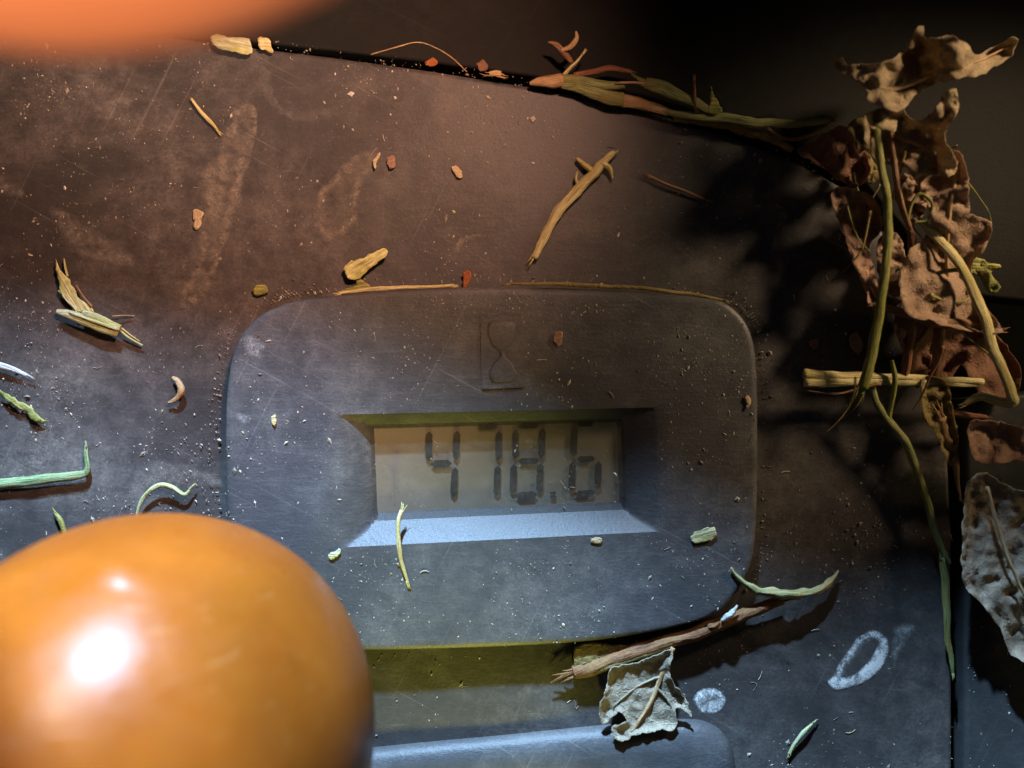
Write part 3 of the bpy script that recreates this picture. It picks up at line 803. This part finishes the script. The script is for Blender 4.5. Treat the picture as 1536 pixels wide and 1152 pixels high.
T('stalk', 'grey brown stalk crossing the dark gap behind the straw', 'stalk', [(1410, 488, 4, 8), (1405, 540, 3.4, 8), (1398, 590, 2.6, 7)], M_brownstalk)
T('stalk', 'pointed tan splinter below the ragged brown scrap', 'stalk', [(1412, 625, 3.4, 8), (1424, 665, 3, 7), (1434, 705, 2.6, 5), (1441, 748, 2.2, 1.5)], M_tip, flat=.6)
T('stalk', 'brown twig lying level at the foot of the long reddish leaf', 'stalk', [(1310, 458, 6, 5), (1350, 466, 6, 6), (1400, 482, 5.6, 8), (1450, 488, 5, 7), (1498, 496, 4.4, 5)], M_brownstalk, flat=.7)
T('stalk', 'short olive branchlet leaving the bent yellow stalk', 'stalk', [(1436, 404, 6.6, 3), (1418, 406, 6.2, 3.5), (1402, 412, 5.8, 2.5)], M_olive)
T('stalk', 'dark red twig level with the kink of the yellow stalk', 'stalk', [(1405, 610, 2.8, 6), (1440, 622, 2.6, 6), (1480, 626, 2.2, 3)], M_redbrown)

rf = random.Random(4)
for k in range(22):
    x = rf.uniform(1270, 1450); y = rf.uniform(190, 600); a = rf.gauss(1.5, .7); q = []
    z = rf.uniform(3, 8.5); ln = rf.uniform(60, 150); kk = rf.uniform(-.45, .45); r0 = rf.uniform(1.1, 2.6)
    for t in range(5):
        q.append((x, y, z, r0 * (1 - .16 * t))); x += math.cos(a) * ln / 4; y += math.sin(a) * ln / 4; a += kk + rf.uniform(-.25, .25); z -= rf.uniform(-.2, .9)
    T('fibre', 'fine dead fibre tangled in the dry leaf clump', 'fibre', q, rf.choice((M_brownstalk, M_olive, M_bark, M_redbrown)), group='fine fibres in the leaf clump', ring=7, n=4)

# ================================================================== grass along the seam
sb = empty('grass_shoot', 'green grass shoot with tan base lying in the long seam', 'grass shoot', P(900, 135, 1))
tube('base', [(794, 126, .9, 3), (806, 124, 1, 7), (826, 121, 1.1, 10), (846, 121, 1.1, 11)], M_tip, sb, flat=.7, rough=.3)
tube('sheath', [(842, 119, 1.2, 8), (875, 124, 1.3, 8), (905, 128, 1.3, 7), (938, 128, 1.3, 5)], M_green, sb, flat=.6)
tube('sheath', [(842, 126, 1.1, 8), (880, 136, 1.2, 11), (915, 143, 1.2, 12), (936, 148, 1.2, 11)], M_green, sb, flat=.5)
tube('sheath', [(934, 150, 1.0, 11), (965, 158, 1, 9), (1000, 168, 1, 7)], M_tip, sb, flat=.5)
T('grass_clipping', 'cut green blade with square end arching over the seam', 'grass blade', [(969, 126, 1.8, 9), (985, 130, 1.9, 11), (1020, 142, 2, 9), (1050, 158, 1.8, 7), (1078, 172, 1.4, 4)], M_green, flat=.4)
T('grass_stalk', 'thin level green stalk ending against the rusty red leaf', 'stalk', [(985, 165, 1, 5), (1040, 174, 1.2, 7), (1100, 182, 1.4, 7.5), (1170, 184, 1.6, 7), (1225, 184, 2, 6), (1252, 180, 2.4, 3)], M_green, flat=.6)
T('rootlet', 'brown rootlet curving under the level green stalk', 'rootlet', [(1150, 190, 1.4, 2.5), (1165, 202, 1.6, 3), (1190, 208, 1.8, 3), (1218, 202, 2.2, 3), (1240, 190, 2.6, 2.5), (1252, 178, 2.8, 2)], M_brownstalk)
T('rootlet', 'thin pinkish straight fibre linking the two green grass pieces', 'rootlet', [(928, 124, 1.6, 2), (950, 124, 1.8, 2.2), (972, 126, 1.9, 2)], M_tip)
T('stalk', 'dark reddish stalk lying above the green grass shoot', 'stalk', [(862, 113, .6, 4), (890, 108, .5, 5), (918, 104, .4, 5), (948, 108, .2, 3)], M_redbrown, flat=.6)
tw = empty('husk', 'curled brown husk standing on the dark cowl', 'husk', P(845, 80, 0))
tube('shell', [(822, 63, .4, 1.5), (836, 68, .6, 4), (848, 80, .7, 5), (858, 94, .6, 3)], M_brownstalk, tw, flat=.6, rough=.4)
tube('wing', [(842, 76, .8, 3), (856, 70, 1.2, 4), (864, 58, 1.3, 3.5), (863, 47, 1.2, 1.5)], M_tip, tw, flat=.4, rough=.4)
T('rootlet', 'tiny forked straw fibre between curled husk and green shoot', 'rootlet', [(846, 113, .8, 3), (856, 102, .8, 3), (866, 92, .8, 2.5), (876, 78, .8, 1.2)], M_straw)
T('rootlet', 'small bristle standing on the green blade', 'rootlet', [(1044, 164, 1.6, 3), (1042, 145, 2.2, 3), (1041, 118, 2.6, 1.5)], M_brownstalk)
L('leaf_bit', 'small olive scrap hooked on the level green stalk', 'leaf scrap', [(1062, 170), (1066, 150), (1068, 130), (1074, 150), (1083, 160), (1080, 170)], M_olive, z=1.8, curl=.3, step=4, seed=31, smooth_n=2)
T('hair', 'fine arching hair over the seam', 'hair', [(556, 82, .4, 1), (590, 72, .9, 1), (625, 64, 1.3, 1), (650, 70, 1.3, 1), (676, 85, .9, 1), (700, 108, .3, 1)], M_tip, rough=0)
T('moss_tangle', 'dark mossy fibre tangle below the level green stalk', 'moss', [(1010, 176, .6, 5), (1060, 184, .5, 7), (1110, 194, .5, 8), (1150, 204, .5, 7), (1190, 222, .6, 5)], M_bark, rough=.8)
L('leaf_bit', 'rusty fleck stuck at the panel seam beside the hair', 'leaf scrap', [(640, 90), (650, 87), (656, 94), (648, 100), (640, 97)], M_fleck, z=.5, curl=.2, step=4, seed=32)
L('leaf_bit', 'brown crumb in the seam left of the green shoot', 'leaf scrap', [(716, 95), (726, 90), (732, 98), (728, 108), (718, 105)], M_redleaf, z=.5, curl=.3, step=4, seed=33)
T('straw', 'tiny square cut straw chip in the seam before the green shoot', 'straw', [(733, 112, .6, 4), (742, 112, .7, 5), (751, 113, .7, 4.5)], M_tip, flat=.6)
L('leaf_bit', 'pale yellow flake under the blurred orange knob', 'leaf scrap', [(316, 55), (330, 52), (352, 56), (372, 60), (380, 78), (365, 82), (340, 76), (324, 68)], M_palestraw, z=.8, curl=.3, step=5, seed=34, along=(1, .2))
L('leaf_bit', 'short tan flake at the start of the long seam', 'leaf scrap', [(386, 60), (398, 56), (406, 66), (410, 80), (398, 76), (388, 70)], M_straw, z=.6, curl=.25, step=4, seed=35)

# ================================================================== loose pieces on the panel
sw = empty('straw', 'crooked yellow straw with forked end in the middle of the brown panel', 'straw', P(860, 300, 0))
tube('stem', [(800, 386, .7, 6), (815, 358, .75, 7.5), (838, 318, .8, 8), (866, 282, .85, 8.5), (895, 252, .9, 8), (918, 232, .9, 5), (922, 229, .9, 2)], M_straw, sw, flat=.6, rough=.35, thin=.85, fray=4)
tube('fork', [(902, 246, .9, 5), (914, 252, .9, 4), (919, 268, .6, 2)], M_straw, sw, rough=.3)
tube('fork', [(888, 256, .8, 5), (876, 247, .8, 4.5), (864, 238, .6, 2.5)], M_straw, sw, rough=.3)
tube('fork', [(868, 278, .8, 3), (864, 268, .8, 2.5), (866, 257, .6, 1.2)], M_straw, sw)
gf = empty('folded_grass', 'folded pale yellow grass blade with frayed ends', 'grass blade', P(130, 460, 0))
leaf('upper_fold', [(82, 388), (86, 400), (94, 408), (102, 415), (112, 435), (126, 452), (140, 468), (118, 468), (105, 458), (96, 446), (90, 436), (88, 420), (84, 405)], M_yellowgreen, z=.7, curl=.25, step=5, parent=gf, seed=41, along=(.5, .85), smooth_n=2)
tube('fray', [(96, 388, .7, 1), (98, 402, .7, 1.8), (101, 414, .7, 2)], M_palestraw, gf)
tube('fray', [(88, 436, .6, 2), (100, 450, .7, 2.4), (112, 462, .7, 2.5), (116, 472, .6, 2)], M_palestraw, gf)
tube('fray', [(114, 428, .6, 1.6), (124, 444, .8, 1.8), (138, 460, .8, 2)], M_brownstalk, gf)
a1 = tube_data([(84, 466, .8, 3), (100, 471, .95, 6), (130, 482, 1.0, 7), (160, 494, 1.0, 7), (176, 500, .9, 6)], flat=.4)
a2 = tube_data([(124, 468, .9, 4), (140, 474, 1.1, 6), (160, 484, 1.15, 6.5), (180, 491, 1.05, 5)], flat=.4, seed=3)
a3 = tube_data([(104, 468, 1.2, 2.2), (140, 481, 1.35, 2.4), (176, 494, 1.3, 2)], flat=.6, seed=5)
j = join(a1, a2, a3); mesh_obj('lower_fold', j[0], j[1], M_palestraw, gf, j[2])
tube('fray', [(178, 494, .8, 2), (192, 506, .6, 2), (214, 518, .4, 1.2)], M_palestraw, gf)
tube('fray', [(182, 492, .8, 1.5), (196, 503, .6, 1.3), (210, 512, .4, .9)], M_straw, gf)
tube('fray', [(168, 474, .7, 1), (184, 473, .5, 1), (202, 474, .3, .8)], M_tip, gf)
T('straw', 'bleached white grass tip at the picture edge above the green flake', 'straw', [(-40, 528, .5, 4), (-8, 544, .5, 5), (20, 554, .5, 4), (46, 565, .4, 1.5)], M_white, flat=.4)
L('leaf_bit', 'lime green pointed flake at the picture edge', 'leaf scrap', [(-2, 586), (10, 590), (28, 602), (48, 612), (60, 626), (72, 632), (56, 633), (36, 618), (14, 606)], M_olive, z=.5, curl=.2, step=5, seed=42, along=(.8, .55))
T('grass_clipping', 'fresh green blade bent upward at a right angle', 'grass blade', [(-60, 735, .6, 7), (0, 727, .6, 8), (60, 720, .7, 8), (110, 714, .7, 7), (126, 711, .7, 6), (131, 702, .7, 5), (129, 686, .7, 4.5), (129, 668, .6, 2.5)], M_bluegreen, flat=.45, jit=.08, thin=.85)
T('grass_clipping', 'thin wavy green tendril just above the large orange knob', 'grass blade', [(206, 790, .4, 2.5), (208, 765, .6, 3), (218, 742, .7, 3.5), (238, 728, .8, 4), (258, 732, .8, 4), (276, 742, .6, 3), (288, 730, .5, 2)], M_tendril, flat=.6)
T('grass_clipping', 'short olive blade half hidden by the large orange knob', 'grass blade', [(82, 768, .5, 2), (90, 780, .6, 4), (97, 800, .5, 4), (104, 825, .4, 3)], M_olive, flat=.5)
T('straw', 'thin pale sliver above the long muddy streak', 'straw', [(288, 150, .3, 2), (300, 166, .4, 3), (314, 182, .4, 3), (328, 198, .3, 1.2)], M_straw, flat=.6)
T('straw', 'dull needle of straw near the reddish leaf clump', 'straw', [(972, 264, .3, 2), (1000, 276, .4, 2.5), (1030, 288, .4, 2.5), (1066, 302, .3, 1.5)], M_brownstalk, flat=.6)
L('leaf_bit', 'yellow green chunky leaf bit just above the hour meter', 'leaf scrap', [(518, 400), (528, 392), (545, 388), (560, 378), (576, 374), (580, 382), (568, 394), (555, 402), (540, 416), (526, 418), (518, 412)], M_yellowgreen, z=.9, curl=.4, step=4, seed=43, along=(.8, -.5))
L('leaf_bit', 'flattened olive bit below the chunky one at the meter edge', 'leaf scrap', [(510, 436), (528, 430), (536, 418), (546, 420), (556, 432), (540, 436)], M_olive, z=.5, curl=.2, step=4, seed=44)
T('straw', 'long yellow straw along the upper edge of the meter', 'straw', [(506, 441, .9, 2.5), (560, 434, 1.0, 3.5), (620, 431, 1.1, 3), (682, 429, 1.0, 2.2)], M_straw, flat=.7)
T('straw', 'dark brown straw along the upper edge of the meter', 'straw', [(760, 426, .8, 2.5), (850, 427, 1.0, 4), (950, 432, 1.0, 4), (1040, 442, 1.0, 3.5), (1090, 452, .9, 2)], M_bark, flat=.6, thin=.7)
L('leaf_bit', 'bright orange fleck above the hourglass emblem', 'leaf scrap', [(694, 412), (702, 405), (707, 412), (704, 424), (698, 432), (693, 426)], M_fleck, z=.6, curl=.2, step=4, seed=45)
L('leaf_bit', 'olive flake in the shade near the meter corner', 'leaf scrap', [(378, 434), (388, 428), (400, 430), (398, 440), (384, 444)], M_olive, z=.4, curl=.1, step=4, seed=46)
L('leaf_bit', 'tan flake beside the long muddy streak', 'leaf scrap', [(291, 316), (296, 312), (305, 322), (300, 340), (291, 342)], M_husk, z=.3, curl=.1, step=4, seed=47)
L('husk', 'thin pale husk standing by the oval mud stain', 'husk', [(560, 240), (566, 230), (570, 232), (566, 244), (563, 254), (559, 252)], M_husk, z=.5, curl=.15, step=3, seed=48)
L('husk', 'pinkish husk next to the thin pale husk', 'husk', [(580, 235), (592, 234), (593, 250), (586, 255), (581, 246)], M_pinkleaf, z=.4, curl=.15, step=3, seed=49)
L('husk', 'small cream husk alone on the brown panel', 'husk', [(680, 250), (687, 249), (692, 262), (688, 267), (681, 258)], M_husk, z=.3, curl=.1, step=3, seed=50)
L('husk', 'peach coloured husk on the meter beside the hourglass emblem', 'husk', [(833, 499), (840, 496), (845, 502), (844, 514), (838, 519), (832, 512)], M_pinkleaf, z=BH + .3, curl=.1, step=3, seed=51)
L('husk', 'orange tan seed on the shaded meter rim', 'husk', [(1118, 598), (1122, 594), (1126, 600), (1124, 614), (1119, 612)], M_husk, z=BH + .2, curl=.1, step=3, seed=52)
L('husk', 'pale greenish seed husk near the meter lower corner', 'husk', [(1037, 802), (1046, 796), (1070, 789), (1074, 798), (1068, 810), (1044, 816), (1037, 812)], M_palestraw, z=BH + .25, curl=.12, step=4, seed=53, along=(.9, -.3))
L('husk', 'little yellow seed on the meter face', 'husk', [(408, 626), (412, 624), (414, 634), (411, 641), (408, 636)], M_straw, z=BH + .15, curl=.05, step=3, seed=54)
L('husk', 'pale flake on the lower rim of the display recess', 'husk', [(887, 808), (902, 806), (902, 811), (897, 815), (888, 815)], M_husk, z=BH + .15, curl=.05, step=3, seed=55)
L('husk', 'greenish flake on the meter near the large orange knob', 'husk', [(493, 832), (508, 823), (510, 830), (496, 840)], M_palestraw, z=BH + .15, curl=.05, step=3, seed=56)
L('husk', 'pink petal on the dark panel beside the leaf clump', 'husk', [(1276, 506), (1283, 498), (1292, 508), (1294, 522), (1286, 532), (1278, 524)], M_pinkleaf, z=.6, curl=.2, step=4, seed=57)
L('husk', 'small pink crumb on the dark panel beyond the meter', 'husk', [(1216, 512), (1226, 509), (1229, 518), (1222, 524), (1215, 520)], M_pinkleaf, z=.4, curl=.1, step=3, seed=58)
T('husk', 'crescent shaped cream husk on the dusty panel beside the meter', 'husk', [(258, 566, .4, 2), (267, 574, .6, 5), (271, 586, .7, 6), (266, 598, .6, 5), (252, 604, .4, 2)], M_tip, flat=.5, rough=.6, thin=.75)
T('straw', 'thin yellow stem hanging over the display recess', 'straw', [(603, 766, BH + .2, 3.5), (597, 785, BH + .6, 3.5), (598, 815, BH + .6, 3.5), (603, 845, BH + .3, 3.2), (612, 877, BH + .15, 2)], M_straw)
T('straw', 'little pale curved stem on the bluish panel below the white ring', 'straw', [(1184, 1132, .3, 3), (1194, 1114, .5, 3.5), (1206, 1098, .6, 3.5), (1222, 1082, .4, 1.5)], M_palestraw, flat=.6)

# twig with its bark, the tendril and white frayed bit
tg = empty('twig', 'brown twig lying below the meter with splintered end', 'twig', P(1000, 960, 0))
tube('stem', [(862, 1010, 1.1, 10), (880, 1003, 1.1, 12.5), (930, 986, 1.2, 12.5), (985, 968, 1.3, 12), (1040, 950, 1.4, 10.5), (1090, 931, 1.4, 9.5), (1140, 913, 1.5, 8.5), (1176, 900, 1.5, 7)], M_twig, tg, rough=.22, fray=7, thin=.95, jit=.2, groove=.12, n=8)
tube('splinter', [(866, 1014, 1.5, 4), (900, 1005, 1.7, 5), (950, 988, 1.8, 4.5), (1000, 972, 1.8, 3.5), (1030, 960, 1.8, 1.5)], M_bark, tg, rough=.5, flat=.7)
tube('knot', [(1062, 940, 1.9, 4), (1070, 938, 2.0, 5), (1079, 933, 1.9, 3)], M_twig, tg, rough=.6)
leaf('bark_flap', [(862, 968), (880, 966), (905, 966), (938, 968), (945, 976), (915, 985), (885, 1000), (864, 1010), (861, 990)], M_bark, z=1.3, curl=.3, step=5, parent=tg, seed=61, freq=.06, thick=.25)
T('tendril', 'curved pale green tendril lying on the tip of the twig', 'tendril', [(1097, 852, 2.9, 2), (1108, 868, 2.8, 4), (1128, 880, 2.6, 6), (1150, 888, 2.4, 6.5), (1178, 893, 2.2, 8), (1208, 891, 1.7, 7), (1235, 882, 1.2, 6), (1250, 868, .8, 4), (1258, 856, .5, 1.5)], M_tendril, rough=.8, thin=.78, groove=.25)
T('fluff', 'white frayed fluff caught on the brown twig', 'fluff', [(1082, 930, 2.3, 2), (1090, 924, 2.5, 4), (1098, 920, 2.5, 4), (1106, 908, 2.5, 1.5)], M_chalk, rough=.9)

# ================================================================== dust crumbs (too many to count)
M_crumb, nt, bs = mat('crumb')
ge = nd(nt, 'ShaderNodeNewGeometry')
lk(nt, ramp(nt, ge.outputs['Random Per Island'], [(0, (.12, .10, .08)), (.45, (.26, .22, .17)), (.75, (.38, .33, .24)), (.92, (.52, .50, .44)), (1, (.36, .34, .15))]), bs.inputs[0])
bs.inputs['Roughness'].default_value = .8
OUTP = OUT
rec = [q00, q10, q11, q01]
def surf(x, y):
    if in_poly(x, y, rec):
        return (zb + .72) if (560 < x < 930 and 645 < y < 768 and random.random() < .4) else None
    if in_poly(x, y, OUTP): return BH
    if edge_dist(x, y, OUTP) < 14: return None
    if in_poly(x, y, edge): return 0.0
    if x > 1452 and y > 620: return -.2
    if y < 110 and x < 1250: return None
    return None
V, F = [], []
def crumb(x, y, z, l, wd, ang, h):
    c = P(x, y, z + h * .35); b = len(V)
    d = Vector((math.cos(ang), math.sin(ang), random.uniform(-.12, .12))); n = Vector((-d.y, d.x, 0))
    j = lambda: random.uniform(.7, 1.2)
    V.extend([c + d * l * j(), c + n * wd * j(), c - d * l * j(), c - n * wd * j(), c + Vector((0, 0, h * j())) + d * l * .2, c - Vector((0, 0, h * .6))])
    for i in range(4):
        F.append((b + i, b + (i + 1) % 4, b + 4)); F.append((b + (i + 1) % 4, b + i, b + 5))
random.seed(21)
n = 0
while n < 9000:
    x = random.uniform(-20, 1540); y = random.uniform(60, 1160)
    cl = .3 + 1.1 * noise.noise(Vector((x * .008, y * .008, 4))) + .9 * noise.noise(Vector((x * .025, y * .025, 2)))
    dens = .55 if y < 450 else .9
    if x < 340: dens += .35
    if x > 1140 and y < 760: dens *= .5
    if 500 < x < 860 and 985 < y < 1060: dens *= .35
    if random.random() > cl * dens: continue
    z = surf(x, y)
    if z is None: continue
    sz = random.lognormvariate(0, .65)
    l = min(.45, .062 * sz); wd = l * random.uniform(.3, .8)
    ang = random.gauss(math.pi / 2, .5) if random.random() < .6 else random.uniform(0, math.pi)
    crumb(x, y, z, l, wd, ang, min(.16, wd * .7)); n += 1
k = 0
while k < 1500:                                   # grit caught against the meter's rim and in the long seam
    if random.random() < .87:
        x0, y0 = random.choice(OUT); x1 = x0 - cx; y1 = y0 - cy; l = math.hypot(x1, y1); d = 7 + random.expovariate(.14)
        x, y, z = x0 + x1 / l * d, y0 + y1 / l * d, .02
        if y > 600 and random.random() < .5: continue
    else:
        t = random.random(); i = random.randrange(2, 10); x = edge[i][0] + (edge[i + 1][0] - edge[i][0]) * t; y = edge[i][1] + (edge[i + 1][1] - edge[i][1]) * t + random.gauss(-2, 5); z = -.5 if y < 0 else -.3
    if noise.noise(Vector((x * .02, y * .02, 11))) < random.uniform(-.5, .5): continue
    sz = random.lognormvariate(0, .5); crumb(x, y, z, min(.3, .075 * sz), .045 * sz, random.uniform(0, math.pi), .05 * sz); k += 1
nf = 0
while nf < 70:                                   # short curved fibres among the specks
    x = random.uniform(0, 1440); y = random.uniform(90, 1150); z = surf(x, y)
    if z is None or random.random() > .4 + noise.noise(Vector((x * .01, y * .01, 7))): continue
    a = random.uniform(0, 6.3); k = random.uniform(-.5, .5); l = random.uniform(5, 16); q = []
    for t in range(4):
        q.append((x, y, z + .09, random.uniform(.3, .6))); x += math.cos(a) * l / 3; y += math.sin(a) * l / 3; a += k
    if surf(x, y) != z: continue
    tv, tf, _ = tube_data(q, ring=4, straight=True, rough=0, groove=0)
    b = len(V); V += tv; F += [tuple(i + b for i in f) for f in tf]; nf += 1
dc = mesh_obj('dust_crumbs', V, F, M_crumb, None, smooth=False, org=(0, 0, 0))
dc['label'] = 'tiny pale dust specks and crumbs scattered over panel and meter'; dc['category'] = 'dust'; dc['kind'] = 'stuff'

bpy.context.view_layer.update()
